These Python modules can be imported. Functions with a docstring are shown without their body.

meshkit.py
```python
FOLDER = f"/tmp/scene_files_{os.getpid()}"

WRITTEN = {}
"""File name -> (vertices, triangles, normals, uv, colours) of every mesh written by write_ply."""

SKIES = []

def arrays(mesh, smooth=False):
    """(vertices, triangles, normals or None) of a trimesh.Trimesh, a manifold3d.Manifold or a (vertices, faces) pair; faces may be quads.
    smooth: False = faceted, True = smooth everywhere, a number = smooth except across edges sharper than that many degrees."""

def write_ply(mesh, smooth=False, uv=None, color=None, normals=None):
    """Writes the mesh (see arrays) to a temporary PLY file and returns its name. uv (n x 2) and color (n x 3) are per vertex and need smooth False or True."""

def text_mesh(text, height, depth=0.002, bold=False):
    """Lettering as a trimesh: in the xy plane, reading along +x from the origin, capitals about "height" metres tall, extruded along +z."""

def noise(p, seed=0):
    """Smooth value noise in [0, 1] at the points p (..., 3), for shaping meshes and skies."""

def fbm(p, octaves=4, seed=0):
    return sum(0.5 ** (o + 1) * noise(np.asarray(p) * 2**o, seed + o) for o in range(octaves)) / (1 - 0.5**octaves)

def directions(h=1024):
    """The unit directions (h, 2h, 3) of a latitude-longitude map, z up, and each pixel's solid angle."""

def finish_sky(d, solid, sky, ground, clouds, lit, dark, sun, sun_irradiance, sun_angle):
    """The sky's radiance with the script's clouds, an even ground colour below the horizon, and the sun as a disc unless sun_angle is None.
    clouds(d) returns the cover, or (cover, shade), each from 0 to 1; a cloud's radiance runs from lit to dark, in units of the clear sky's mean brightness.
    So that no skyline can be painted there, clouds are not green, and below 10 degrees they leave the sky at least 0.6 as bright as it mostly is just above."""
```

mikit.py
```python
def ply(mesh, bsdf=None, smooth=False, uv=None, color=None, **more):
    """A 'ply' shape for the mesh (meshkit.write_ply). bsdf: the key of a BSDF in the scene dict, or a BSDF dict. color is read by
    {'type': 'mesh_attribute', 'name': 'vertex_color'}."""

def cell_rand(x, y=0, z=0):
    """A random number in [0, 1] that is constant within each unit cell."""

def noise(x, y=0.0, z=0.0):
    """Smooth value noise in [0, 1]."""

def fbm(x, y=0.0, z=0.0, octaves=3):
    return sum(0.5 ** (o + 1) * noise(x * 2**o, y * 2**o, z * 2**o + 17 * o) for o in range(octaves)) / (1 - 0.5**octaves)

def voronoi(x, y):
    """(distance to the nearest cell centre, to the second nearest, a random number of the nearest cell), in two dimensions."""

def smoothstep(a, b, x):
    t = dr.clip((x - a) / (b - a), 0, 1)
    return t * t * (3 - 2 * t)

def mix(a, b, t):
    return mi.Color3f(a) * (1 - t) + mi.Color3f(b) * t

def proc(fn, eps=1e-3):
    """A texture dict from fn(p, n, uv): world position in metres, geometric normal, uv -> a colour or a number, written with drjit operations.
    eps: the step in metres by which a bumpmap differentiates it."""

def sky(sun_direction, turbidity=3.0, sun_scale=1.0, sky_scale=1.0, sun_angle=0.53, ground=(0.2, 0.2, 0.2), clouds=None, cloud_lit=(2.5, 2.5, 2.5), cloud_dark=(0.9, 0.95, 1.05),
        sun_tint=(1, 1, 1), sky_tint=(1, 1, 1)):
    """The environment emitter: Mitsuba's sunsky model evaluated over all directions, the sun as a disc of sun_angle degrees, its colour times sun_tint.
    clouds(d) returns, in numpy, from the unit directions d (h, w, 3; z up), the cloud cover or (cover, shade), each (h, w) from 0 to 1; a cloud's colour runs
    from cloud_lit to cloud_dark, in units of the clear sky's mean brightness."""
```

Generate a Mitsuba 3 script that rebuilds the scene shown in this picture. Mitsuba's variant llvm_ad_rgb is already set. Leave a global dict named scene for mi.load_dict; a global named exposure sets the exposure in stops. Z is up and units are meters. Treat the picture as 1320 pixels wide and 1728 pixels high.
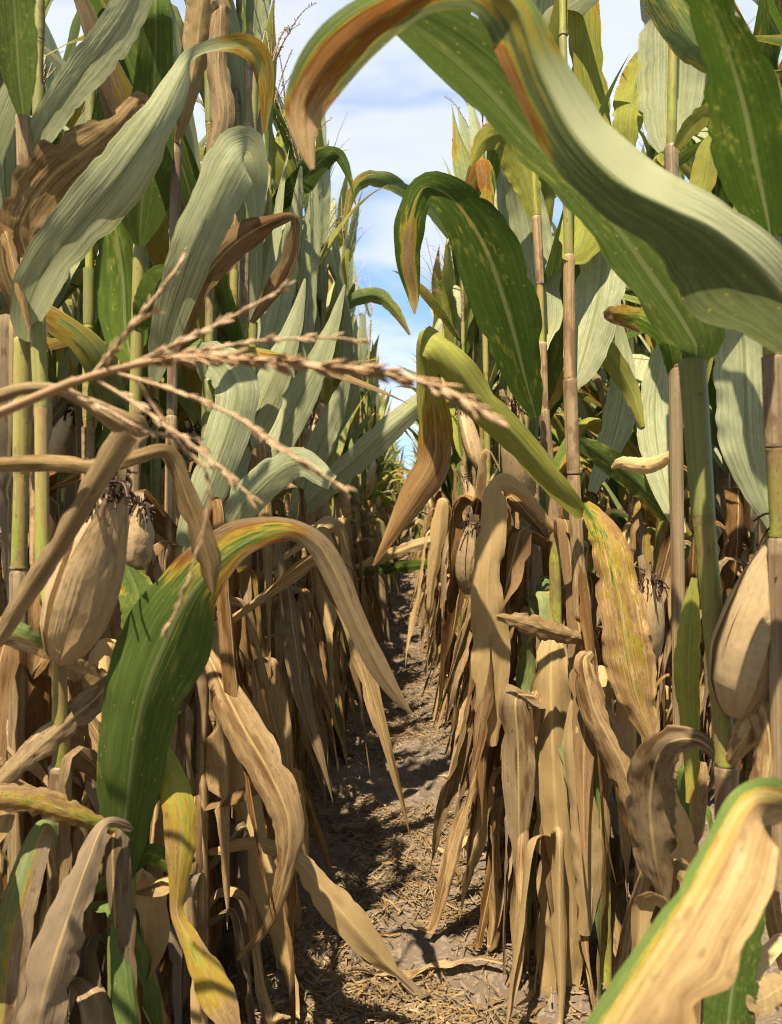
import math
import numpy as np
import drjit as dr
import mitsuba as mi
import mikit, meshkit
from mikit import cell_rand, noise as tnoise, fbm as tfbm, smoothstep, mix

T = mi.ScalarTransform4f
scene, labels = {}, {}

# ------------------------------------------------------------------ camera, sky, exposure
CAM = np.array([0.0, 0.0, 0.86])
YAW = math.atan(30 / 1306.0)
FWD = np.array([-math.sin(YAW), math.cos(YAW), 0.0046])
FWD /= np.linalg.norm(FWD)
RIGHT = np.cross(FWD, [0, 0, 1.0]); RIGHT /= np.linalg.norm(RIGHT)
UP = np.cross(RIGHT, FWD)
FPX = 1306.0
scene['camera'] = {
    'type': 'thinlens', 'fov': math.degrees(2 * math.atan(660 / FPX)), 'fov_axis': 'x',
    'aperture_radius': 0.0017, 'focus_distance': 1.5, 'near_clip': 0.02, 'far_clip': 5000.0,
    'to_world': T().look_at(origin=CAM.tolist(), target=(CAM + FWD).tolist(), up=[0, 0, 1])}


def sky_clouds(d):
    z = np.maximum(d[..., 2], 0.03)
    p = np.stack([d[..., 0] / (z + 0.25), d[..., 1] / (z + 0.25), np.zeros_like(z)], -1)
    q = p + 0.35 * (meshkit.fbm(p * 2.0 + 3.1, 3, 5)[..., None] - 0.5)
    f = meshkit.fbm(q * np.array([1.5, 2.2, 1]) + 11.3, 6, 2)
    g = meshkit.fbm(q * np.array([5.0, 9.0, 1]) + 4.7, 4, 9)
    c = f * 0.75 + g * 0.25
    # the bank of cloud stands in the left and centre, the right is clearer
    bias = 0.10 * np.clip(-d[..., 0] * 1.2 + 0.12, -1, 1)
    t = np.clip((c + bias - 0.42) / 0.17, 0, 1)
    cover = t * t * (3 - 2 * t)
    return 0.05 + 0.72 * cover, np.clip((g - 0.45) * 1.2, 0, 0.5)


SUN = (-0.15, -0.44, 0.88)
scene['sky'] = mikit.sky(SUN, turbidity=3, sky_scale=0.82, clouds=sky_clouds, cloud_lit=(1.78, 1.82, 1.92), cloud_dark=(1.35, 1.4, 1.5), ground=(0.16, 0.13, 0.08), sun_tint=(1.0, 0.975, 0.925), sky_tint=(0.86, 0.98, 1.06))
exposure = 3.05

# ------------------------------------------------------------------ materials
# u = class + position across (0..1), v = seed + position along (0..1)
# classes: 0..10 leaf from green to dead, 11 pale straw leaf, 12 dark dead leaf, 13 glaucous leaf, 14 yellowing leaf, 15 husk,
#          16 green internode, 17 dry sheath, 18 green sheath, 19 tassel, 20 silk, 21 rust patched leaf


def maize_colour(p, n, uv):
    u, v = mi.Float(uv.x), mi.Float(uv.y)
    c = dr.floor(u)
    a = (u - c) * 2 - 1
    s = dr.floor(v)
    t = v - s
    r1, r2, r3 = cell_rand(s, 3), cell_rand(s, 7), cell_rand(s, 11)
    aa = dr.abs(a)
    so = s * 7.31
    streak = tnoise(a * 30 + so, t * 3.0, 1.5)
    fine = tnoise(a * 75 + so, t * 9.0, 4.5)
    blot = tfbm(a * 1.6 + so, t * 7.0, 2.5, 4)
    speck = tnoise(a * 24 + so, t * 150.0, 8.5)
    grain = tfbm(a * 9 + so, t * 40.0, 3.0, 3)
    # living tissue
    glau = (c == 13) | (c == 29)
    yel = (c == 14) | (c == 26) | (c == 31) | (c == 27)
    g = mix((0.060, 0.120, 0.015), (0.115, 0.185, 0.030), r1)
    g = g * dr.select((c == 24) & (a > 0.02), 0.6, 1.0)  # shade on the overhead leaf's lower half, put into its colour
    g = g * dr.select((c <= 2) | (c == 30) | (c == 33), 0.74, 1.0)
    g = mix(g, (0.38, 0.42, 0.26), dr.select(glau, mi.Float(0.9), dr.select((c <= 2) | (c == 30) | (c == 33), 0.08, 0.4) * r2))
    g = mix(g, (0.33, 0.33, 0.065), dr.select(yel, 0.45 + 0.5 * blot, 0.25 * r3 * smoothstep(0.5, 0.75, blot)))
    g = g * (0.66 + 0.68 * streak) * (0.74 + 0.52 * fine) * (0.85 + 0.3 * grain)
    g = mix(g, (0.36, 0.35, 0.08), 0.8 * smoothstep(0.74, 0.86, speck) * smoothstep(0.36, 0.58, blot + 0.2 * r2) + 0.35 * smoothstep(0.55, 0.8, grain) * smoothstep(0.45, 0.65, blot))
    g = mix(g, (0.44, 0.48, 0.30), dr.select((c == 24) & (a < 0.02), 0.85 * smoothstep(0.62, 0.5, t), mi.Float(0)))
    # dead tissue
    dcol = mix((0.255, 0.155, 0.064), (0.64, 0.485, 0.24), dr.clip(0.15 + 0.85 * (streak - 0.5) + 0.8 * (fine - 0.5) + 0.35 * r1 + 0.6 * (grain - 0.3), 0, 1))
    dcol = dcol * (1 - 0.45 * smoothstep(0.66, 0.86, tnoise(a * 48 + so, t * 2.0, 6.5)))
    dcol = mix(dcol, (0.36, 0.305, 0.215), 0.75 * r2 * r2)
    dcol = mix(dcol, (0.62, 0.50, 0.30), 0.55 * smoothstep(0.55, 0.75, tfbm(a * 4 + so, t * 5.0, 12.5, 3)))
    dcol = mix(dcol, (0.155, 0.080, 0.030), 0.9 * smoothstep(0.46, 0.68, blot) * (0.35 + 0.65 * r3))
    dcol = mix(dcol, (0.10, 0.055, 0.026), 0.5 * smoothstep(0.64, 0.80, grain))
    dcol = mix(dcol, (0.10, 0.06, 0.03), 0.5 * smoothstep(0.80, 0.92, speck) * smoothstep(0.35, 0.6, tfbm(a * 3 + so, t * 12.0, 9.5, 2)))
    dcol = dr.select((c == 11) | (c == 25), mix(dcol, (0.74, 0.56, 0.27), dr.select(c == 25, 0.15, 0.6)), dcol)
    dcol = dr.select((c == 12) | (c == 27), dcol * mi.Color3f(0.62, 0.52, 0.42), dcol)
    dcol = mix(dcol, (0.27, 0.12, 0.035), dr.select(c == 24, smoothstep(0.95, 0.84, t) * (0.35 + 0.9 * blot), mi.Float(0)))
    dcol = dr.select(c == 32, mix(dcol, (0.27, 0.225, 0.165), 0.75), dcol)
    dcol = dcol * (0.56 + 0.50 * cell_rand(s, 17))
    # where the leaf has died back
    d = dr.select(c <= 10, c / 10.0, dr.select(glau, mi.Float(0.06), dr.select(yel, mi.Float(0.25), mi.Float(1.0))))
    d = dr.select(c == 21, mi.Float(0.40), d)
    d = dr.select(c == 26, mi.Float(0.22), d)
    d = dr.select((c == 28), mi.Float(0.52), d)
    m = d * 1.7 - 0.35 + 0.40 * (t - 0.5) + 0.16 * aa * aa + 0.75 * (blot - 0.5) + 0.30 * (streak - 0.5) + 0.22 * (fine - 0.5) + 0.18 * (grain - 0.5) - 0.10 * smoothstep(0.35, 0.0, aa)
    m = dr.select(c == 22, 0.42 + 1.1 * (a - 0.02) + 0.5 * (blot - 0.5) + 0.25 * (streak - 0.5), m)
    m = dr.select(c == 24, 0.22 - 0.22 * smoothstep(0.2, -0.2, a) * smoothstep(0.60, 0.50, t) + 0.95 * (t - 0.52) + 0.55 * smoothstep(0.45, 1.0, a) * smoothstep(0.44, 0.56, t) - 0.7 * smoothstep(0.45, 0.85, aa) * smoothstep(0.58, 0.64, t) * smoothstep(0.93, 0.86, t) + 0.4 * (blot - 0.5) + 0.2 * (streak - 0.5), m)
    m = dr.select(c == 25, 0.47 + 0.8 * (a + 0.22) + 0.9 * (blot - 0.5) + 0.3 * (grain - 0.5), m)
    m = dr.select(c == 27, 0.28 + 2.4 * (t - 0.62) + 0.5 * (blot - 0.5) + 0.2 * (streak - 0.5), m)
    m = dr.select(c == 29, 0.06 + 0.36 * smoothstep(0.62, 0.85, t) * (0.5 + 0.9 * blot) + 0.3 * (blot - 0.5), m)
    m = dr.select(c == 30, 0.10 + 0.34 * smoothstep(0.42, 0.56, t) * (0.4 + aa) + 0.45 * smoothstep(0.62, 0.72, t) + 0.5 * (blot - 0.5) + 0.2 * (streak - 0.5), m)
    m = dr.select(c == 31, 0.16 + 0.30 * smoothstep(0.1, 0.4, t) + 0.35 * smoothstep(0.82, 0.95, t) + 0.6 * (blot - 0.5), m)
    m = dr.select(c == 33, 0.10 + 0.55 * smoothstep(0.74, 0.86, t) * (1.15 - 1.1 * aa) + 0.4 * smoothstep(0.93, 0.99, t) + 0.5 * (blot - 0.5) + 0.16 * smoothstep(0.10, 0.04, aa) * smoothstep(0.3, 0.6, t), m)
    m = dr.select(c == 23, 0.30 + 1.5 * (t - 0.52) + 0.5 * (blot - 0.5) + 0.22 * (streak - 0.5), m)
    m = m + dr.select(c > 21, 0.22 * (fine - 0.5) + 0.25 * (grain - 0.5), mi.Float(0))
    leaf = mix(g, (0.36, 0.31, 0.055), smoothstep(0.24, 0.38, m))
    rust = dr.select((c == 21) | (c == 24) | (c == 30), mi.Float(1.0), 0.35 + 0.5 * r3)
    leaf = mix(leaf, (0.24, 0.095, 0.018), rust * smoothstep(0.34, 0.46, m))
    leaf = mix(leaf, dcol, smoothstep(0.46, 0.58, m))
    leaf = mix(leaf, (0.52, 0.44, 0.12), dr.select(c == 25, 0.6 * smoothstep(0.25, 0.6, blot) * smoothstep(-0.45, -0.05, a) * smoothstep(0.26, 0.06, a) * (0.6 + 0.6 * streak), mi.Float(0)))
    rib = smoothstep(0.075, 0.035, aa) * smoothstep(1.02, 0.5, t)
    leaf = mix(leaf, mix((0.21, 0.25, 0.105), (0.52, 0.40, 0.19), smoothstep(0.3, 0.6, m)), 0.7 * rib)
    # husk
    hs = tnoise(a * 16 + so, t * 1.5, 0.5)
    husk = mix((0.44, 0.335, 0.185), (0.64, 0.515, 0.31), dr.clip(0.55 * hs + 0.5 * fine - 0.05, 0, 1)) * (0.85 + 0.3 * grain)
    husk = mix(husk, (0.22, 0.15, 0.085), 0.6 * smoothstep(0.55, 0.74, blot) + 0.35 * smoothstep(0.72, 0.85, grain))
    # stalk and sheaths; t runs from the node at the foot to the next
    st = mix((0.17, 0.22, 0.035), (0.29, 0.31, 0.055), r1)
    st = mix(st, (0.33, 0.24, 0.08), smoothstep(0.55, 0.95, t * 0.7 + 0.5 * r2)) * (0.85 + 0.3 * streak)
    st = mix(st, (0.21, 0.15, 0.07), 0.8 * smoothstep(0.42, 0.62, tfbm(a * 2.5 + so, t * 4.0, 7.5, 3) + 0.25 * (r3 - 0.5)))
    st = mix(st, (0.10, 0.06, 0.03), 0.8 * smoothstep(0.06, 0.0, t) + 0.6 * smoothstep(0.60, 0.78, grain) * (0.4 + 0.6 * r3) + 0.4 * smoothstep(0.5, 0.68, blot))
    sh = mix((0.33, 0.235, 0.115), (0.22, 0.17, 0.10), r2) * (0.6 + 0.7 * tnoise(a * 18 + so, t * 2.0)) * (0.8 + 0.4 * grain)
    sh = mix(sh, (0.12, 0.07, 0.035), 0.75 * smoothstep(0.50, 0.66, blot))
    gs = mix((0.14, 0.17, 0.05), (0.29, 0.27, 0.08), r2) * (0.85 + 0.3 * tnoise(a * 18 + so, t * 2.0))
    gs = mix(gs, (0.09, 0.06, 0.03), 0.7 * smoothstep(0.70, 0.82, tnoise(a * 14 + so, t * 60.0, 3.5)))
    gs = mix(gs, (0.17, 0.12, 0.055), 0.75 * smoothstep(0.56, 0.70, blot))
    ta = mix((0.20, 0.125, 0.062), (0.45, 0.32, 0.18), fine * 0.6 + r1 * 0.4)
    si = mix((0.028, 0.014, 0.010), (0.07, 0.036, 0.022), fine)
    out = leaf
    for k, col in ((15, husk), (16, st), (17, sh), (18, gs), (19, ta), (20, si)):
        out = dr.select(c == k, col, out)
    return dr.clip(out, 0.004, 0.9)


COL = mikit.proc(maize_colour)


def vein(p, n, uv):
    u, v = mi.Float(uv.x), mi.Float(uv.y)
    a = (u - dr.floor(u)) * 2 - 1
    s = dr.floor(v)
    return tnoise(a * 44 + s * 7.31, (v - s) * 4.0, 1.5) + 0.6 * tnoise(a * 9 + s * 3.1, (v - s) * 30.0, 2.5)


scene['leaf_tissue'] = {'type': 'bumpmap', 'arbitrary': mikit.proc(vein, 1e-3), 'scale': 0.0010,
                        'bsdf': {'type': 'principledthin', 'base_color': COL, 'roughness': 0.40, 'diff_trans': 0.66, 'eta': 1.4}}
scene['stem_tissue'] = {'type': 'twosided', 'bsdf': {'type': 'principled', 'base_color': COL, 'roughness': 0.5, 'specular': 0.4}}


def soil_colour(p, n, uv):
    f = tfbm(p.x * 5, p.y * 5, 1.0, 4)
    g = tfbm(p.x * 40, p.y * 40, 2.0, 3)
    c = mix((0.076, 0.060, 0.043), (0.155, 0.127, 0.096), 0.55 * f + 0.5 * g)
    return mix(c, (0.21, 0.175, 0.135), 0.6 * smoothstep(0.62, 0.8, tnoise(p.x * 160, p.y * 160)))


def soil_height(p, n, uv):
    return tfbm(p.x * 60, p.y * 60, p.z * 60, 3)


scene['soil_matter'] = {'type': 'bumpmap', 'arbitrary': mikit.proc(soil_height, 2e-3), 'scale': 0.008,
                        'bsdf': {'type': 'twosided', 'bsdf': {'type': 'principled', 'base_color': mikit.proc(soil_colour), 'roughness': 0.95, 'specular': 0.15}}}

# ------------------------------------------------------------------ mesh helpers
SEED = [0]


def next_seed():
    SEED[0] = (SEED[0] + 37) % 3001
    return SEED[0]


def unit(v):
    return v / np.maximum(np.linalg.norm(v, axis=-1, keepdims=True), 1e-12)


def at(px, py, depth):
    """The point that the photograph shows at a pixel, at a distance measured along the view axis."""
    return CAM + depth * (FWD + RIGHT * ((px - 660) / FPX) + UP * ((864 - py) / FPX))


class Mesh:
    def __init__(self):
        self.v, self.f, self.uv, self.n = [], [], [], 0

    def add(self, v, f, uv):
        self.v.append(v); self.f.append(f + self.n); self.uv.append(uv); self.n += len(v)

    def arrays(self):
        return np.vstack(self.v), np.vstack(self.f), np.vstack(self.uv)

    def dict(self, bsdf):
        v, f, uv = self.arrays()
        return mikit.ply((v, f), bsdf, smooth=True, uv=uv)


GRIDS = {}


def grid_faces(n, m):
    if (n, m) not in GRIDS:
        i, j = np.meshgrid(np.arange(n - 1), np.arange(m - 1), indexing='ij')
        a = (i * m + j).ravel()
        GRIDS[n, m] = np.vstack([np.stack([a, a + 1, a + m + 1], 1), np.stack([a, a + m + 1, a + m], 1)])
    return GRIDS[n, m]


def smooth_noise(rng, x, freq, k=1):
    """k smooth random curves along x (0..1), about -1..1."""
    g = rng.uniform(-1, 1, (k, int(freq) + 4))
    y = x * freq
    i = np.floor(y).astype(int)
    w = y - i
    w = w * w * (3 - 2 * w)
    return g[:, i] * (1 - w) + g[:, i + 1] * w


def ribbon(c, side, half, cls, seed, rng, m=7, fold=0.25, curl=0.0, wave=0.0, wavefreq=5.0, ragged=0.0, pleat=0.0, out=None):
    """A leaf blade: centre line c (n,3), direction across (n,3), half width (n)."""
    n = len(c)
    tan = unit(np.gradient(c, axis=0))
    side = unit(side - (side * tan).sum(1, keepdims=True) * tan)
    nor = np.cross(side, tan)
    a = np.linspace(-1, 1, m)
    t = np.linspace(0, 1, n)
    cu = np.maximum(np.broadcast_to(curl, (n,)), 1e-3)[:, None]
    x = np.sin(a[None] * cu) / cu
    z = (1 - np.cos(a[None] * cu)) / cu + np.broadcast_to(fold, (n,))[:, None] * np.abs(a)[None]
    if np.any(wave):
        wl, wr = smooth_noise(rng, t, wavefreq, 2)
        w = np.where(a[None] < 0, wl[:, None], wr[:, None]) * np.abs(a)[None] ** 1.7
        z = z + np.broadcast_to(wave, (n,))[:, None] * (w + 0.28 * smooth_noise(rng, t, wavefreq * 3.3)[0][:, None] * np.cos(a[None] * 4 + 6 * t[:, None]))
    if pleat:
        z = z + pleat * np.cos(a[None] * rng.uniform(3.5, 8) + 2.5 * smooth_noise(rng, t, 5)[0][:, None])
    h = np.repeat(half[:, None], m, 1)
    if ragged:
        e = 1 - ragged * np.clip(smooth_noise(rng, t, 19, 2), 0, 1) ** 1.5
        h = h * np.where(a[None] < 0, e[0][:, None] ** np.abs(a)[None], e[1][:, None] ** np.abs(a)[None])
    v = c[:, None] + side[:, None] * (x * h)[..., None] + nor[:, None] * (z * h)[..., None]
    u = cls + 0.02 + 0.96 * (a + 1) / 2
    uv = np.stack([np.broadcast_to(u, (n, m)), np.broadcast_to((seed + 0.02 + 0.96 * t)[:, None], (n, m))], -1)
    r = (v.reshape(-1, 3), grid_faces(n, m), uv.reshape(-1, 2))
    if out is not None:
        out.add(*r)
    return r


def tube(c, r, cls, seed, sides=8, out=None, flat=1.0):
    n = len(c)
    tan = unit(np.gradient(c, axis=0))
    ref = np.eye(3)[np.argmin(np.abs(tan).max(0))]
    e1 = unit(np.cross(tan, ref)); e2 = np.cross(tan, e1)
    k = np.linspace(0, 2 * np.pi, sides + 1)
    rr = np.broadcast_to(r, (n,))[:, None, None]
    v = c[:, None] + rr * (np.cos(k)[None, :, None] * e1[:, None] + flat * np.sin(k)[None, :, None] * e2[:, None])
    t = np.linspace(0, 1, n)
    uv = np.stack([np.broadcast_to(cls + 0.02 + 0.96 * k / (2 * np.pi), (n, sides + 1)), np.broadcast_to((seed + 0.02 + 0.96 * t)[:, None], (n, sides + 1))], -1)
    r_ = (v.reshape(-1, 3), grid_faces(n, sides + 1), uv.reshape(-1, 2))
    if out is not None:
        out.add(*r_)
    return r_


def spline(pts, n):
    """Catmull-Rom through the rows of pts, n samples even in chord length."""
    p = np.asarray(pts, float)
    q = np.vstack([2 * p[0] - p[1], p, 2 * p[-1] - p[-2]])
    d = np.concatenate([[0], np.cumsum(np.linalg.norm(np.diff(p[:, :3], axis=0), axis=1))])
    s = np.linspace(0, d[-1], n)
    i = np.clip(np.searchsorted(d, s, side='right') - 1, 0, len(p) - 2)
    w = ((s - d[i]) / np.maximum(d[i + 1] - d[i], 1e-9))[:, None]
    a, b, c, e = q[i], q[i + 1], q[i + 2], q[i + 3]
    return 0.5 * (2 * b + (c - a) * w + (2 * a - 5 * b + 4 * c - e) * w ** 2 + (3 * b - a - 3 * c + e) * w ** 3)


# ------------------------------------------------------------------ the maize plant
def blade(rng, base, az, length, width, th0, droop, lod, dead=False, cls=0, kink=None):
    """One leaf blade from its collar: returns (v, f, uv)."""
    n, m = lod
    s = np.linspace(0, 1, n)
    if dead:
        bend = rng.uniform(0.03, 0.07) if rng.random() < 0.7 else rng.uniform(0.08, 0.2)
        b0 = rng.uniform(0.01, 0.16) if rng.random() < 0.6 else rng.uniform(0.12, 0.32)
        top = rng.uniform(2.85, 3.2)
        th = th0 + (top - th0) * np.clip((s - b0) / bend, 0, 1) ** 0.8
        th = th + 0.10 * smooth_noise(rng, s, 5)[0] * np.clip(s * 4, 0, 1)
    else:
        th = th0 + droop * s ** 1.7
        if kink is not None:
            th = th + kink[1] / (1 + np.exp(-(s - kink[0]) * 34))
        th = np.minimum(th, 3.0) + 0.10 * smooth_noise(rng, s, 3)[0] * s
    phi = az + (0.9 if dead else 0.35) * smooth_noise(rng, s, 3 if dead else 2)[0] * s
    d = np.stack([np.sin(th) * np.cos(phi), np.sin(th) * np.sin(phi), np.cos(th)], 1)
    step = length / (n - 1)
    c = base + np.vstack([[0, 0, 0], np.cumsum((d[1:] + d[:-1]) * 0.5 * step, axis=0)])
    c[:, 2] = np.maximum(c[:, 2], 0.012 + 0.01 * rng.random())
    side0 = np.array([-math.sin(az), math.cos(az), 0.0])
    tw = (rng.uniform(-1.9, 1.9) * s + (0.5 if rng.random() < 0.7 else 1.3) * smooth_noise(rng, s, 4)[0]) if dead else (rng.uniform(-0.9, 0.9) * s ** 1.5 + 0.3 * smooth_noise(rng, s, 2)[0])
    tan = unit(np.gradient(c, axis=0))
    side = unit(side0 - (tan @ side0)[:, None] * tan)
    nor = np.cross(side, tan)
    side = side * np.cos(tw)[:, None] + nor * np.sin(tw)[:, None]
    prof = np.clip(s / 0.16, 0, 1) ** 0.6 * 0.45 + 0.55 * np.sin(np.pi * np.clip(s * 0.92 + 0.08, 0, 1)) ** 0.8
    prof = prof * np.clip((1 - s) / 0.42, 0, 1) ** 0.75
    prof = np.maximum(prof, 0.012)
    half = width * 0.5 * prof
    if dead:
        half = half * rng.uniform(0.36, 0.9)
        return ribbon(c, side, half, cls, next_seed(), rng, m, fold=rng.uniform(0, 0.45), curl=(rng.uniform(0.1, 0.9) if rng.random() < 0.7 else rng.uniform(1, 2.4)) * (0.35 + 0.65 * np.abs(smooth_noise(rng, s, 3)[0])), wave=rng.uniform(0.2, 0.6), wavefreq=rng.uniform(5, 12), ragged=rng.uniform(0.2, 0.75), pleat=rng.uniform(0.0, 0.07))
    dry = cls >= 6 and cls not in (13, 14)
    return ribbon(c, side, half, cls, next_seed(), rng, m, fold=rng.uniform(0.12, 0.4) * (1 - 0.6 * s), curl=rng.uniform(0.0, 0.5) + (0.5 if dry else 0), wave=rng.uniform(0.08, 0.3), wavefreq=rng.uniform(4, 9), ragged=0.25 if dry else 0.08)


EAR_P = np.array([[0, .35], [.06, .62], [.18, .9], [.35, 1.0], [.55, .96], [.75, .76], [.9, .46], [1.0, .2]])


def ear_meshes(rng, base, axis, length, radius, rich):
    """(body, [husk leaves], silk) of an ear."""
    axis = unit(np.asarray(axis, float))
    e1 = unit(np.cross(axis, [0.3, 0.5, 0.1])); e2 = np.cross(axis, e1)
    t = np.linspace(0, 1, 16 if rich else 8)
    R = np.interp(t, EAR_P[:, 0], EAR_P[:, 1]) * radius
    sides = 22 if rich else 8
    k = np.linspace(0, 2 * np.pi, sides + 1)
    ridge = 1 + 0.035 * np.sin(k * 6 + rng.random() * 6)[None] + 0.02 * np.sin(k * 11)[None]
    bend = (t ** 2)[:, None] * e1 * length * rng.uniform(-0.08, 0.08)
    c = base + axis * (t * length)[:, None] + bend
    rr = (R[:, None] * ridge)[..., None]
    v = c[:, None] + rr * (np.cos(k)[None, :, None] * e1 + np.sin(k)[None, :, None] * e2)
    sd = next_seed()
    uv = np.stack([np.broadcast_to(15.02 + 0.96 * k / (2 * np.pi), v.shape[:2]), np.broadcast_to((sd + .02 + .96 * t)[:, None], v.shape[:2])], -1)
    body = Mesh(); body.add(v.reshape(-1, 3), grid_faces(len(t), sides + 1), uv.reshape(-1, 2))
    husks = []
    if rich:
        for i in range(6):
            hm = Mesh()
            nt, na = 18, 9
            tt = np.linspace(0, rng.uniform(0.82, 1.22), nt)
            Rk = np.interp(np.minimum(tt, 1), EAR_P[:, 0], EAR_P[:, 1]) * radius * (1.03 + 0.018 * i) + radius * np.clip(tt - 0.78, 0, 1) * rng.uniform(0.1, 1.6)
            phi0 = i * 2.4 + rng.uniform(-.3, .3)
            pw = rng.uniform(0.8, 1.25) * np.clip((1.15 * tt[-1] - tt) / 0.5, 0.05, 1) ** 0.7
            a = np.linspace(-1, 1, na)
            ph = phi0 + a[None] * pw[:, None]
            lift = 1 + 0.06 * np.abs(a)[None] ** 3 * (1 + smooth_noise(rng, np.linspace(0, 1, nt), 5)[0][:, None]) + 0.005 * np.sin(ph * 9)
            cc = base + axis * (tt * length)[:, None] + (tt ** 2)[:, None] * (bend[-1] if len(bend) else 0)
            vv = cc[:, None] + (Rk[:, None] * lift)[..., None] * (np.cos(ph)[..., None] * e1 + np.sin(ph)[..., None] * e2)
            sd = next_seed()
            uvv = np.stack([np.broadcast_to(15.02 + .96 * (a + 1) / 2, vv.shape[:2]), np.broadcast_to((sd + .02 + .96 * np.linspace(0, 1, nt))[:, None], vv.shape[:2])], -1)
            hm.add(vv.reshape(-1, 3), grid_faces(nt, na), uvv.reshape(-1, 2))
            husks.append(hm)
    silk = Mesh()
    tip = base + axis * length * 0.97 + bend[-1]
    for i in range(90 if rich else 7):
        d = unit(axis * 0.7 + rng.normal(0, 0.6, 3)) * rng.uniform(0.10, 0.34) * radius
        pts = [tip + rng.normal(0, 0.16, 3) * radius - axis * 0.2 * radius]
        for q in range(4):
            d = d * 0.6 + rng.normal(0, 0.12, 3) * radius + np.array([0, 0, -0.12 * q * rng.random()]) * radius
            pts.append(pts[-1] + d)
        tube(spline(pts, 9 if rich else 4), (0.0013 if rich else 0.0045), 20, next_seed(), 4 if rich else 3, silk)
    return body, husks, silk


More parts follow.
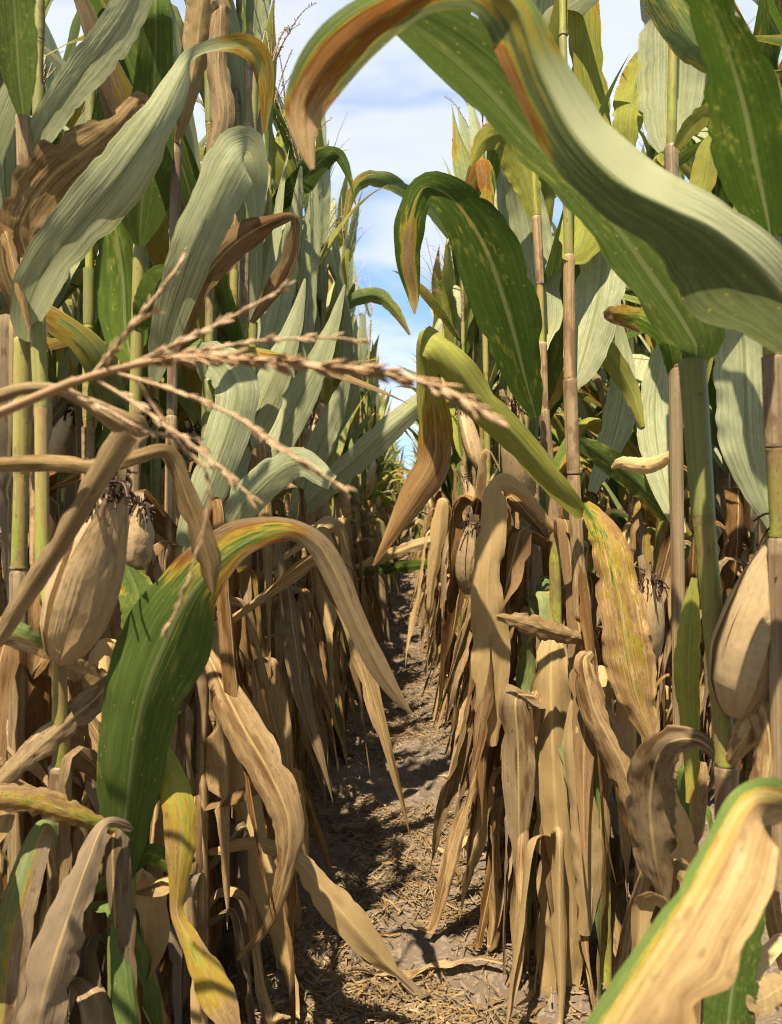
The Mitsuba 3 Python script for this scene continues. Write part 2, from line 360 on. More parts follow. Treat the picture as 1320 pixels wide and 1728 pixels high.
def tassel_mesh(rng, base, axis, length, k, lod, out=None):
    out = out or Mesh()
    axis = unit(np.asarray(axis, float))
    e1 = unit(np.cross(axis, [0.2, 0.9, 0.1])); e2 = np.cross(axis, e1)
    for i in range(k + 1):
        main = i == 0
        az = rng.uniform(0, 2 * np.pi)
        spread = 0.08 if main else rng.uniform(0.25, 0.7)
        L = length if main else length * rng.uniform(0.45, 0.75)
        b = base + (0 if main else axis * length * rng.uniform(0.03, 0.28))
        o = np.cos(az) * e1 + np.sin(az) * e2
        d = unit(axis + o * spread)
        pts = spline([b, b + d * L * 0.4, b + d * L * 0.75 + o * L * .05, b + d * L + o * L * 0.12 - np.array([0, 0, L * (0.02 if main else 0.12)])], 12 if lod else 5)
        tube(pts, (0.0028 if main else 0.0018) * np.linspace(1, 0.5, len(pts)), 19, next_seed(), 4 if lod else 3, out)
        if lod:
            ns = int(L / 0.010)
            for j in range(ns):
                w = 0.15 + 0.85 * j / ns
                q = pts[int(w * (len(pts) - 1))] + (pts[min(int(w * 11) + 1, 11)] - pts[int(w * 11)]) * (w * 11 - int(w * 11))
                dd = unit(d + rng.normal(0, 0.45, 3))
                sd = unit(np.cross(dd, rng.normal(0, 1, 3)))
                l, ww = rng.uniform(0.008, 0.013), rng.uniform(0.0016, 0.0026)
                v = np.array([q, q + dd * l * .5 + sd * ww, q + dd * l, q + dd * l * .5 - sd * ww, q + dd * l * .5 + np.cross(dd, sd) * ww])
                sdv = next_seed()
                out.add(v, np.array([[0, 1, 4], [1, 2, 4], [2, 3, 4], [3, 0, 4], [0, 2, 1], [0, 3, 2]]), np.stack([19 + np.array([.1, .3, .5, .7, .9]), sdv + np.array([.1, .5, .9, .5, .5])], 1))
    return out


NODES = np.array([.05, .12, .20, .30, .42, .55, .69, .84, 1.00, 1.16, 1.32, 1.47, 1.61, 1.74, 1.86, 1.97])
LODS = {0: (36, 9, 10), 1: (20, 5, 7), 2: (12, 3, 5), 3: (9, 3, 4)}


def plant_parts(rng, x, y, lod, scale=None, az=None, ear=None, nodes=range(1, 16), stalk=True, dryness=None, tassel=None):
    """[(part name, Mesh, tissue)] of a maize plant that stands at x, y."""
    nb, mb, sides = LODS[lod]
    sc = scale or rng.normal(1.02, 0.055)
    az = rng.uniform(0, np.pi) if az is None else az
    dry = rng.uniform(-0.12, 0.22) if dryness is None else dryness
    lean = rng.normal(0, 0.035, 2)
    foot = np.array([x, y, 0.0])
    top = (NODES[-1] + 0.16) * sc

    def axis_at(z):
        w = np.asarray(z) / 2.0
        return foot + np.stack([lean[0] * w + lean[1] * .5 * w ** 2, lean[1] * w - lean[0] * .5 * w ** 2, np.asarray(z) * np.ones_like(w)], -1)

    parts = []
    st = Mesh()
    zn = np.concatenate([[0], NODES * sc, [top]])
    for i in range(len(zn) - 1):
        z0, z1 = zn[i], zn[i + 1]
        r0 = 0.0113 * sc * (1 - 0.52 * z0 / 2.1)
        if lod <= 1:
            zz = np.array([z0, z0 + .004, z0 + .012, z1 - .012, z1 - .003, z1])
            tube(axis_at(zz), r0 * np.array([1.12, 1.12, .94, .92, 1.02, 1.1]), 16, next_seed(), sides, st)
            if i >= 1:
                frac = rng.uniform(0.55, 0.98) if i > 5 else rng.uniform(0.8, 1.05)
                ze = z0 + (z1 - z0) * frac
                dead = z0 < 0.95 * sc or rng.random() < 0.25 + dry
                zz = np.linspace(z0 + .006, ze, 5)
                tube(axis_at(zz), r0 * np.array([1.2, 1.3, 1.28, 1.28, 1.36]), 17 if dead else 18, next_seed(), sides, st)
        else:
            tube(axis_at(np.array([z0, z1])), r0 * 1.2, 17 if z0 < .8 or rng.random() < .4 else (16 if rng.random() < .4 else 18), next_seed(), sides, st)
    if stalk:
        parts.append(('stalk', st, 'stem_tissue'))
    earnode = 7 if rng.random() < 0.6 else 8
    for i in nodes:
        z = (NODES[i] + (0.06 + 0.008 * i) * 1.0) * sc
        a = az + (i % 2) * np.pi + rng.normal(0, 0.35)
        h = i + dry * 5
        size = np.interp(i, [1, 5, 8, 11, 15], [0.55, 0.74, 0.80, 0.70, 0.40]) * sc * rng.uniform(0.9, 1.1)
        wid = np.interp(i, [1, 5, 8, 11, 15], [0.052, 0.076, 0.104, 0.100, 0.062]) * sc * rng.uniform(0.88, 1.12)
        base = axis_at(z) + 0.010 * np.array([math.cos(a), math.sin(a), 0])
        if lod in (1, 2) and i >= 7:
            g = blade(rng, base, a + rng.normal(0, 1.2), size * rng.uniform(.6, .9), wid * rng.uniform(.4, .75), rng.uniform(.15, .6), rng.uniform(.3, 1.8), (nb, mb), False, rng.choice([0, 2, 3, 14, 13, 4]))
            parts.append(('leaf', g, 'leaf_tissue'))
        if i <= 5 or (i <= 8 and rng.random() < (0.75, 0.28, 0.12)[i - 6] + dry) or rng.random() < 0.03:
            cls = rng.choice([10, 10, 10, 10, 11, 11, 12, 12, 9, 8, 22, 28] if i > 2 else [10, 10, 11, 12, 32])
            for rep in range((4 if rng.random() < 0.6 else 5) if i < 7 and lod < 2 else (2 if i < 6 and rng.random() < 0.6 else 1)):
                g = blade(rng, base, a + rep * rng.uniform(0.8, 2.4), size * rng.uniform(.7, 1.0), wid, rng.uniform(0.5, 1.4), 0, (nb, mb), True, cls)
                parts.append(('leaf', g, 'leaf_tissue'))
        else:
            u = rng.random()
            cls = rng.choice([5, 6, 4, 3, 23, 2]) if i <= 8 else (rng.choice([13, 13, 13, 13, 13, 0, 2, 3, 14, 14]) if u < 0.90 else rng.choice([4, 5, 23, 21]))
            th0 = rng.uniform(0.08, 0.36) + (0.15 if i < 10 else 0)
            kink = (rng.uniform(0.3, 0.75), rng.uniform(0.8, 2.2)) if rng.random() < (0.4 if i < 12 else 0.22) else None
            g = blade(rng, base, a, size, wid, th0, rng.uniform(0.1, 1.2) ** 1.3 * (1.3 if i < 11 else 0.9), (nb, mb), False, cls, kink)
            parts.append(('leaf', g, 'leaf_tissue'))
        if lod <= 1 and i == earnode and (ear is None or ear) and rng.random() < 0.5:
            ax = np.array([math.cos(a) * 0.35, math.sin(a) * 0.35, 1.0 if rng.random() < .75 else -1.0])
            b = axis_at(NODES[i] * sc) + 0.03 * np.array([math.cos(a), math.sin(a), 0.4])
            parts.append(('ear', ear_meshes(rng, b, ax, rng.uniform(.19, .24) * sc, rng.uniform(.026, .031) * sc, lod == 0), None))
        elif lod == 2 and i == earnode:
            ax = np.array([math.cos(a) * 0.35, math.sin(a) * 0.35, 1.0])
            parts.append(('ear', ear_meshes(rng, axis_at(NODES[i] * sc) + 0.03 * ax, ax, .2 * sc, .028 * sc, False), None))
    if tassel is None or tassel:
        ts = tassel_mesh(rng, axis_at(top - 0.01), [lean[0] * 2 + rng.normal(0, .12), lean[1] * 2 + rng.normal(0, .12), 1], rng.uniform(.26, .36) * sc, rng.integers(5, 10), 1 if lod == 0 else 0)
        parts.append(('tassel', ts, 'stem_tissue'))
    return parts


USED = {}


def numbered(name):
    k = USED.get(name, 0)
    USED[name] = k + 1
    return name if k == 0 else f'{name}_{k:03d}'


def as_mesh(g):
    if isinstance(g, Mesh):
        return g
    m = Mesh(); m.add(*g)
    return m


def in_view_close(g, limit=0.8):
    v = g[0] if isinstance(g, tuple) else np.vstack(g.v)
    d = v - CAM
    f = d @ FWD
    x, y = d @ RIGHT, d @ UP
    return bool(np.any((f > 0.0) & (f < limit) & (np.abs(x) < 0.56 * f + 0.03) & (np.abs(y) < 0.72 * f + 0.03)))


def put_parts(key, parts, close=0.0):
    for name, g, tissue in parts:
        if name == 'ear':
            body, husks, silk = g
            if close and in_view_close(body, close):
                continue
            e = numbered(key + '__ear')
            scene[e] = body.dict('stem_tissue')
            for h in husks:
                scene[numbered(e + '__husk_leaf')] = h.dict('leaf_tissue')
            scene[numbered(e + '__silk')] = silk.dict('stem_tissue')
            continue
        if close and in_view_close(g, close):
            continue
        scene[numbered(key + '__' + name)] = as_mesh(g).dict(tissue)


def one_mesh(parts):
    m = Mesh()
    for name, g, tissue in parts:
        for q in ((g[0], *g[1], g[2]) if name == 'ear' else (g,)):
            m.add(*(q if isinstance(q, tuple) else q.arrays()))
    return m


def tag(key, label, cat=None, group=None, kind=None):
    labels[key] = {k: v for k, v in (('label', label), ('category', cat), ('group', group), ('kind', kind)) if v}


# ------------------------------------------------------------------ soil
def make_soil():
    xs = np.unique(np.concatenate([np.linspace(-1.3, 1.3, 261), 1.3 * 1.32 ** np.arange(1, 27), -1.3 * 1.32 ** np.arange(1, 27)]))
    ys = np.unique(np.concatenate([np.linspace(0.3, 5, 360), np.linspace(5, 14, 150), 14 * 1.3 ** np.arange(1, 20), 0.3 - 0.5 * 1.4 ** np.arange(0, 22)]))
    X, Y = np.meshgrid(xs, ys, indexing='ij')
    p = np.stack([X, Y, np.zeros_like(X)], -1)
    near = np.clip(1.6 - np.abs(X) / 2.5, 0, 1) * np.clip((16 - Y) / 8, 0, 1) * (Y > 0)
    lump = meshkit.fbm(p * 7, 4, 3) - 0.5
    clod = np.clip(meshkit.fbm(p * 22, 3, 8) - 0.52, 0, 1)
    Z = near * (0.05 * lump + 0.075 * clod) + 0.03 * np.exp(-((X - 0.34) / 0.12) ** 2) * near + 0.03 * np.exp(-((X + 0.46) / 0.12) ** 2) * near - 0.025 * np.exp(-((X + 0.05) / 0.2) ** 2) * near
    v = np.stack([X, Y, Z], -1)
    scene['soil'] = mikit.ply((v.reshape(-1, 3), grid_faces(len(xs), len(ys))), 'soil_matter', smooth=True)
    tag('soil', 'bare cloddy brown soil of the maize field', kind='structure')
    return xs, ys, Z


from scipy.interpolate import RegularGridInterpolator
SX, SY, SZ = make_soil()
ground_z = RegularGridInterpolator((SX, SY), SZ)


def make_litter():
    rng = np.random.default_rng(5)
    n = 42000
    y = 0.85 + 8.5 * rng.random(n) ** 1.9
    x = np.where(rng.random(n) < 0.75, rng.normal(-0.04, 0.24, n), rng.uniform(-1.1, 1.0, n))
    clump = meshkit.fbm(np.stack([x * 4, y * 3.2, 0 * x], -1), 3, 21)
    k = clump + rng.normal(0, 0.06, n) > 0.49
    x, y = x[k], y[k]
    z = ground_z(np.stack([x, y], -1))
    n = len(x)
    L = rng.gamma(2.2, 0.011, n) + 0.010
    W = rng.uniform(0.0006, 0.0019, n)
    az = rng.uniform(0, np.pi, n)
    d = np.stack([np.cos(az), np.sin(az), rng.normal(0, 0.18, n)], 1)
    s = np.stack([-np.sin(az), np.cos(az), rng.normal(0, 0.5, n)], 1)
    c = np.stack([x, y, z + rng.uniform(0.003, 0.013, n)], 1)
    bow = rng.normal(0, 0.12, n)[:, None] * np.array([0, 0, 1.0]) + rng.normal(0, 0.1, n)[:, None] * s
    v = np.stack([c + d * (q * L)[:, None] + bow * (L * (0.25 - q * q))[:, None] + s * (e * W)[:, None] for q in (-.5, 0, .5) for e in (-1, 1)], 1)
    f = np.array([[0, 1, 3], [0, 3, 2], [2, 3, 5], [2, 5, 4]])
    F = (f[None] + (np.arange(n) * 6)[:, None, None]).reshape(-1, 3)
    sd = rng.integers(0, 3000, n)
    cl = rng.choice([10, 10, 17, 17, 17, 32, 32], n)
    uv = np.stack([np.repeat(cl[:, None], 6, 1) + np.array([.3, .45, .3, .45, .3, .45]), sd[:, None] + np.array([.3, .3, .4, .4, .5, .5])], -1)
    scene['straw_litter'] = mikit.ply((v.reshape(-1, 3), F), 'leaf_tissue', smooth=False, uv=uv.reshape(-1, 2))
    tag('straw_litter', 'pale chopped straw and leaf crumbs strewn over the path', kind='stuff')


make_litter()

def open_gap(parts, side, y, rng):
    """Drops the upper leaves that would reach far over the path."""
    sg, lim = (1, 0.12) if side == 'right' else (-1, 0.30)
    return [q for q in parts if not (q[0] == 'leaf' and np.min(q[1][0][:, 0] * sg + 0.5 * (q[1][0][:, 2] < (1.0 if y < 6 else 1.35))) < lim - 0.3 * (rng.random() < 0.06))]


# ------------------------------------------------------------------ plants close to the camera
hr = np.random.default_rng(4242)


def hero_leaf(key, pts, cls, n=56, m=13, fold=0.2, curl=0.15, wave=0.12, wavefreq=6, ragged=0.2):
    """A blade through points (px, py, depth, half width left, half width right or None, roll in degrees): real positions at real distances."""
    q = spline(np.array([[*at(p[0], p[1], p[2]), p[3] * p[2] / FPX, (p[3] if len(p) < 5 or p[4] is None else p[4]) * p[2] / FPX, p[5] if len(p) > 5 else 0.0] for p in pts]), n)
    c, roll = q[:, :3], np.radians(q[:, 5])
    hl, h2 = (np.maximum(q[:, j] / np.maximum(np.cos(roll), 0.4), 4e-4) for j in (3, 4))
    tan = unit(np.gradient(c, axis=0))
    e = unit(c - CAM)
    s0 = unit(np.cross(tan, e))
    side = s0 * np.cos(roll)[:, None] + np.cross(tan, s0) * np.sin(roll)[:, None]
    c = c + side * ((h2 - hl) / 2 * 0)[:, None]
    r = ribbon(c, side, np.ones(n) * 1.0, cls, next_seed(), hr, m, fold=0, curl=1e-3)
    # asymmetric widths: rebuild across
    a = np.linspace(-1, 1, m)
    t = np.linspace(0, 1, n)
    w = np.where(a[None] < 0, hl[:, None], h2[:, None])
    cu = np.maximum(np.broadcast_to(curl, (n,)), 1e-3)[:, None]
    wl, wr = smooth_noise(hr, t, wavefreq, 2)
    edge = np.where(a[None] < 0, wl[:, None], wr[:, None]) * np.abs(a)[None] ** 1.6 * wave
    fine = smooth_noise(hr, t, wavefreq * 3.1, 1)[0][:, None] * np.abs(a)[None] ** 2.5 * wave * 0.6
    rg = 1 - ragged * (np.clip(smooth_noise(hr, t, 23, 2), 0, 1) ** 1.5 + 0.15 * smooth_noise(hr, t, 41, 2))
    if cls in (10, 11, 12, 25, 28, 32):
        rg = rg ** 1.9
    w = w * np.where(a[None] < 0, rg[0][:, None], rg[1][:, None]) ** np.abs(a)[None]
    nor = np.cross(side, tan)
    x = np.sin(a[None] * cu) / cu
    z = (1 - np.cos(a[None] * cu)) / cu + fold * np.abs(a)[None] + edge + fine
    if cls in (10, 11, 12, 28, 32):
        z = z + 0.07 * smooth_noise(hr, t, 22)[0][:, None] * np.cos(a[None] * 5 + 9 * t[:, None]) + 0.05 * smooth_noise(hr, (a + 1) / 2, 7)[0][None] 
    v = c[:, None] + side[:, None] * (x * w)[..., None] + nor[:, None] * (z * w)[..., None]
    scene[numbered(key + '__leaf')] = mikit.ply((v.reshape(-1, 3), r[1]), 'leaf_tissue', smooth=True, uv=r[2])


def hero_stalk(key, segs):
    """Pieces of stem: (px0, py0, px1, py1, depth0, depth1, radius0, radius1, class)."""
    m = Mesh()
    for x0, y0, x1, y1, d0, d1, r0, r1, cls in segs:
        p0, p1 = at(x0, y0, d0), at(x1, y1, d1)
        w = np.array([0, .012, .05, .3, .6, .94, .985, 1.0])
        prof = np.array([1.05, 1.12, .98, .97, .97, .97, 1.06, 1.02]) if cls == 16 else np.array([.95, 1.0, 1.0, 1.02, 1.03, 1.03, 1.06, .80])
        tube(p0 + (p1 - p0) * w[:, None], (r0 + (r1 - r0) * w) * prof * 0.9, cls, next_seed(), 16, m)
    scene[numbered(key + '__stalk')] = m.dict('stem_tissue')


def hero_ear(key, x0, y0, x1, y1, d0, d1, radius, seed):
    b, e = at(x0, y0, d0), at(x1, y1, d1)
    put_parts(key, [('ear', ear_meshes(np.random.default_rng(seed), b, e - b, np.linalg.norm(e - b), radius, True), None)])


def hero(label):
    k = numbered('maize_plant')
    tag(k, label, 'maize plant')
    return k


def ground_at(px, depth):
    p = at(px, 864, depth)
    return p[0], p[1]


def dead_skirt(key, px, depth, seed, nodes=range(1, 6), close=0.78):
    x, y = ground_at(px, depth)
    put_parts(key, plant_parts(np.random.default_rng(seed), x, y, 0, nodes=nodes, stalk=False, tassel=False, scale=1.0), close)


# right: the stout stalk with the spotted sheath and the long dark leaf
k = hero('maize plant with thick yellow green stalk and big tan ear at right')
hero_stalk(k, [(1228, 1728, 1226, 1290, .86, .86, .0135, .0135, 17), (1226, 1290, 1187, 868, .86, .85, .0125, .013, 16), (1187, 872, 1168, 605, .85, .85, .014, .0155, 18)])
hero_leaf(k, [(1170, 612, .85, 14), (1176, 588, .84, 42, None, -10), (1150, 540, .81, 58, None, -30), (1100, 468, .77, 72, None, -40), (1040, 385, .73, 60, None, -42), (965, 300, .69, 48, None, -42), (900, 240, .66, 54, None, -42), (830, 160, .63, 62, None, -42), (760, 95, .61, 58, None, -40), (680, 35, .60, 42, None, -40), (600, -20, .60, 22, None, -30), (540, -40, .61, 3)], 1, fold=0.28, wave=0.16)
hero_leaf(k, [(1185, 480, .93, 14), (1225, 505, .95, 32), (1252, 560, .97, 46), (1258, 650, .97, 50), (1262, 740, .97, 46), (1282, 820, .97, 30), (1303, 880, .97, 14), (1312, 930, .97, 2)], 13, wave=0.22)
hero_leaf(k, [(1172, 975, 1.0, 5), (1163, 1060, 1.0, 19), (1160, 1150, 1.0, 21), (1166, 1250, 1.0, 15), (1168, 1300, 1.0, 12), (1160, 1355, 1.0, 3)], 14, wave=0.3, wavefreq=9)
hero_ear(k, 1244, 1205, 1322, 880, .84, .80, .038, 31)
hero_leaf(k, [(1225, 1290, .85, 12), (1262, 1235, .82, 26), (1285, 1190, .80, 30), (1300, 1260, .78, 26), (1290, 1340, .78, 20), (1275, 1420, .78, 6)], 10, curl=0.7)
hero_leaf(k, [(1232, 1300, .87, 10), (1180, 1250, .88, 16), (1120, 1260, .92, 30), (1098, 1340, .96, 42), (1105, 1440, .98, 38), (1125, 1535, 1.0, 8)], 10, curl=0.5, wave=0.25)
hero_leaf(k, [(1100, 1285, 1.05, 8), (1120, 1340, 1.06, 20), (1150, 1425, 1.08, 27), (1148, 1480, 1.1, 20), (1130, 1520, 1.1, 3)], 11, curl=0.4)
dead_skirt(k, 1226, .92, 71, range(1, 4))

# right edge: the plant whose leaves hang across the upper right
k = hero('maize plant at right edge with huge twisted rust marked leaf overhead')
hero_stalk(k, [(1322, 1500, 1316, 905, .78, .78, .012, .012, 17), (1316, 905, 1308, 755, .78, .77, .010, .010, 16), (1308, 755, 1304, 600, .77, .77, .0105, .011, 17), (1304, 600, 1300, 400, .77, .76, .010, .010, 18)])
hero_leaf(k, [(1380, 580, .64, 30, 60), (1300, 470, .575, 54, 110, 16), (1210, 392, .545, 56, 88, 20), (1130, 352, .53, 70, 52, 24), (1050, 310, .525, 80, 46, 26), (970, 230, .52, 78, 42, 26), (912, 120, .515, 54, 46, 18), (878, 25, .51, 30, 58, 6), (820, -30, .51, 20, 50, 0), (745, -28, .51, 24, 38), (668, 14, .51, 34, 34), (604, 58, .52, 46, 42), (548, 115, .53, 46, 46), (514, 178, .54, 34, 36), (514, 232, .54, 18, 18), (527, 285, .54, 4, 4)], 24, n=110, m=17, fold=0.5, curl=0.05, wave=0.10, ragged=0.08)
hero_leaf(k, [(1302, 405, .78, 18), (1292, 350, .74, 46), (1275, 270, .69, 64), (1256, 180, .635, 58), (1226, 80, .585, 40), (1185, -20, .545, 32), (1150, -90, .53, 20)], 1, fold=0.35)
hero_leaf(k, [(1320, 250, .8, 30), (1270, 120, .82, 26), (1180, 80, .84, 30), (1120, 0, .85, 30), (1080, -60, .86, 24)], 3, fold=0.3)
# its low leaf, close to the lens
hero_leaf(k, [(1430, 1470, .66, 16, 30), (1370, 1385, .56, 26, 40), (1310, 1345, .50, 30, 60), (1255, 1355, .47, 24, 78), (1205, 1440, .455, 22, 108), (1140, 1550, .445, 26, 122), (1060, 1675, .44, 30, 120), (985, 1800, .44, 30, 100), (930, 1900, .45, 20, 60)], 25, n=80, m=17, fold=0.10, curl=0.25, wave=0.10, ragged=0.22)
hero_leaf(k, [(1225, 1790, .66, 36), (1232, 1700, .66, 40), (1246, 1610, .66, 36), (1270, 1540, .66, 22), (1290, 1480, .67, 10), (1294, 1440, .68, 3)], 1, fold=0.4)
hero_leaf(k, [(1360, 1640, .7, 10), (1310, 1672, .68, 26), (1275, 1690, .66, 18), (1255, 1672, .66, 4)], 11)

# upper right: grey green clasping leaf round a yellow stalk
k = hero('maize plant with a bright yellow stem joint clasped by a grey green leaf, upper right')
hero_stalk(k, [(1150, 1500, 1140, 620, 1.2, 1.2, .011, .011, 17), (1140, 620, 1133, 245, 1.2, 1.2, .0105, .0115, 17), (1133, 250, 1136, 40, 1.2, 1.2, .0085, .0075, 16), (1136, 60, 1140, -120, 1.2, 1.2, .009, .0095, 17)])
hero_leaf(k, [(1132, 248, 1.215, 20), (1130, 195, 1.23, 46), (1133, 110, 1.24, 58), (1130, 20, 1.24, 52), (1118, -60, 1.22, 46), (1095, -150, 1.2, 30)], 13, fold=0.3, curl=0.3)
hero_leaf(k, [(1142, 250, 1.18, 8), (1168, 212, 1.15, 16), (1205, 185, 1.12, 18), (1228, 190, 1.11, 12), (1240, 205, 1.1, 3)], 14)
hero_leaf(k, [(1136, 440, 1.2, 8), (1180, 330, 1.22, 20), (1195, 260, 1.22, 20), (1212, 232, 1.22, 12), (1225, 240, 1.22, 4)], 14)
hero_leaf(k, [(1060, 250, 1.3, 12), (1060, 200, 1.3, 26), (1070, 150, 1.32, 29), (1085, 105, 1.33, 22), (1092, 98, 1.34, 10)], 26)
dead_skirt(k, 1150, 1.25, 75, range(1, 4))
hero_leaf(k, [(1150, 900, 1.3, 8), (1118, 800, 1.35, 26), (1105, 700, 1.4, 30), (1112, 620, 1.42, 20), (1128, 560, 1.43, 10), (1140, 510, 1.44, 1.5)], 13)
hero_leaf(k, [(1145, 760, 1.25, 8), (1098, 785, 1.27, 14), (1050, 782, 1.3, 12), (1032, 790, 1.32, 3)], 11, curl=.5)
hero_leaf(k, [(1080, 560, 1.25, 4), (1030, 530, 1.22, 12), (1075, 535, 1.2, 16), (1125, 570, 1.18, 18), (1140, 640, 1.2, 10)][::-1], 23)

# right: two thin stalks side by side at the path
k = hero('slim maize plant right of path with big dark leaf bent over')
hero_stalk(k, [(946, 1560, 938, 1050, 1.42, 1.42, .013, .013, 17), (938, 1055, 936, 900, 1.42, 1.41, .0125, .0125, 16), (936, 900, 918, 690, 1.41, 1.4, .0125, .0105, 17), (918, 692, 914, 578, 1.4, 1.4, .0095, .0105, 17), (914, 580, 911, 470, 1.4, 1.4, .0075, .007, 16), (912, 480, 905, 365, 1.4, 1.4, .0085, .0095, 17), (905, 365, 893, 130, 1.4, 1.4, .006, .006, 16)])
hero_leaf(k, [(905, 705, 1.39, 10), (888, 645, 1.34, 32), (862, 545, 1.26, 54), (824, 430, 1.17, 56), (778, 352, 1.11, 38), (740, 320, 1.08, 27), (712, 320, 1.07, 26), (694, 365, 1.07, 28), (690, 440, 1.08, 22), (698, 495, 1.09, 12), (700, 530, 1.09, 2)], 33, n=70, fold=0.25, wave=0.16)
hero_leaf(k, [(914, 590, 1.42, 12), (914, 530, 1.45, 36), (905, 440, 1.47, 38), (888, 350, 1.47, 32), (868, 270, 1.45, 24), (840, 180, 1.43, 10)], 13)
hero_leaf(k, [(905, 370, 1.4, 8), (880, 280, 1.4, 30), (850, 230, 1.4, 26), (815, 240, 1.39, 16), (795, 280, 1.39, 3)], 14)
hero_leaf(k, [(940, 900, 1.4, 6), (880, 830, 1.37, 12), (838, 820, 1.34, 20), (830, 900, 1.33, 26), (822, 1000, 1.33, 28), (830, 1100, 1.34, 34), (826, 1190, 1.35, 28), (832, 1260, 1.36, 8)], 11, wave=0.3, wavefreq=9, curl=0.3)
hero_leaf(k, [(938, 1050, 1.41, 10), (930, 1120, 1.36, 28), (932, 1250, 1.34, 40), (940, 1400, 1.34, 42), (952, 1550, 1.35, 44), (940, 1680, 1.36, 34), (935, 1760, 1.37, 10)], 11, wave=0.35, wavefreq=10, curl=0.5)
dead_skirt(k, 940, 1.44, 72, range(1, 7))
hero_ear(k, 790, 1000, 800, 880, 1.55, 1.5, .026, 33)

k = hero('slim maize plant right of path with curled yellow green leaf and brown hanging tip')
hero_stalk(k, [(1022, 1660, 1020, 1470, 1.36, 1.35, .0125, .0125, 16), (1020, 1480, 1008, 1240, 1.35, 1.34, .0135, .015, 18), (1008, 1245, 980, 1040, 1.34, 1.32, .0095, .0095, 16), (980, 1042, 968, 800, 1.32, 1.31, .013, .0115, 17), (968, 800, 962, 640, 1.31, 1.31, .0125, .013, 17), (962, 645, 960, 430, 1.31, 1.31, .0115, .0105, 17), (960, 430, 950, 60, 1.31, 1.31, .009, .007, 18), (950, 60, 948, -200, 1.31, 1.31, .007, .006, 16)])
hero_leaf(k, [(985, 872, 1.28, 14), (932, 812, 1.22, 23), (870, 740, 1.17, 27), (812, 680, 1.14, 32), (768, 622, 1.12, 31), (734, 578, 1.12, 22, 22, 40), (714, 578, 1.15, 16, 16, 50), (722, 640, 1.18, 20), (734, 710, 1.19, 30), (732, 780, 1.20, 32), (700, 835, 1.2, 26), (662, 900, 1.2, 13), (630, 955, 1.2, 2)], 27, n=84, m=13, curl=0.35, wave=0.2)
hero_leaf(k, [(986, 850, 1.28, 10), (1022, 905, 1.22, 28), (1044, 1000, 1.19, 38), (1062, 1110, 1.18, 43), (1080, 1190, 1.18, 30), (1108, 1260, 1.18, 10), (1150, 1310, 1.18, 2)], 28, wave=0.28, wavefreq=9)
hero_leaf(k, [(990, 1080, 1.3, 10), (940, 1068, 1.26, 20), (890, 1052, 1.24, 19), (850, 1042, 1.24, 8), (838, 1040, 1.24, 2)], 10, curl=0.6, wave=0.3)
hero_leaf(k, [(1000, 1100, 1.27, 8), (985, 1120, 1.25, 18), (1005, 1200, 1.24, 26), (1050, 1290, 1.23, 30), (1085, 1400, 1.23, 30), (1095, 1500, 1.24, 12)], 10, curl=0.6)
hero_leaf(k, [(1012, 1250, 1.32, 8), (990, 1170, 1.3, 18), (975, 1250, 1.28, 26), (985, 1370, 1.28, 26), (992, 1480, 1.28, 26), (985, 1580, 1.29, 12)], 11, curl=0.7)
hero_leaf(k, [(958, 440, 1.3, 10), (985, 400, 1.34, 40), (1005, 300, 1.38, 40), (1002, 200, 1.4, 30), (990, 100, 1.4, 28), (985, 0, 1.4, 26), (990, -80, 1.4, 20)], 26)
hero_leaf(k, [(964, 660, 1.31, 10), (985, 600, 1.33, 34), (1010, 500, 1.36, 42), (1020, 420, 1.4, 36), (1030, 330, 1.42, 20)], 13)
dead_skirt(k, 1015, 1.42, 73, range(1, 5))
hero_leaf(k, [(968, 738, 1.31, 8), (1010, 765, 1.34, 18), (1065, 805, 1.37, 22), (1125, 862, 1.39, 18), (1165, 905, 1.4, 5)], 3, wave=.25)
hero_leaf(k, [(1000, 830, 1.5, 8), (1035, 740, 1.55, 26), (1052, 660, 1.6, 26), (1050, 590, 1.62, 14), (1040, 520, 1.62, 2)], 13)
hero_leaf(k, [(968, 650, 1.33, 6), (990, 585, 1.36, 12), (1020, 590, 1.38, 18), (1060, 650, 1.4, 16), (1085, 720, 1.4, 4)], 14)
hero_ear(k, 1080, 1130, 1098, 975, 1.35, 1.3, .030, 35)

# left edge: plant with long pale and dead leaves in the upper left
k = hero('maize plant at left edge with long pale twisted leaf and brown dead one')
hero_stalk(k, [(28, 1500, 32, 960, .98, .98, .012, .012, 17), (32, 960, 36, 800, .98, .98, .011, .0105, 16), (36, 800, 40, 570, .98, .97, .0115, .0125, 18), (40, 575, 46, 425, .97, .97, .0085, .009, 16), (46, 430, 40, 195, .97, .96, .0095, .0105, 17), (40, 195, 36, -60, .96, .96, .0075, .006, 16)])
hero_leaf(k, [(40, 200, .955, 8), (33, 140, .92, 26), (28, 70, .88, 34), (22, -10, .84, 34), (10, -90, .81, 26)], 1, fold=0.35)
hero_leaf(k, [(44, 582, .965, 10), (46, 525, .93, 32), (75, 455, .89, 38), (132, 382, .86, 44), (200, 300, .84, 46), (262, 210, .84, 36), (304, 130, .86, 20), (326, 95, .88, 10, 10, 35), (368, 80, .9, 11, 11, 40), (412, 76, .92, 18), (440, 98, .93, 20), (449, 150, .94, 14), (446, 225, .95, 3)], 29, n=80, curl=0.3, wave=0.16)
hero_leaf(k, [(46, 435, .96, 14), (36, 380, .94, 34), (85, 300, .92, 50), (150, 250, .92, 38), (205, 205, .93, 22), (238, 168, .95, 14), (250, 190, .97, 5)], 10, curl=0.4, wave=0.25)
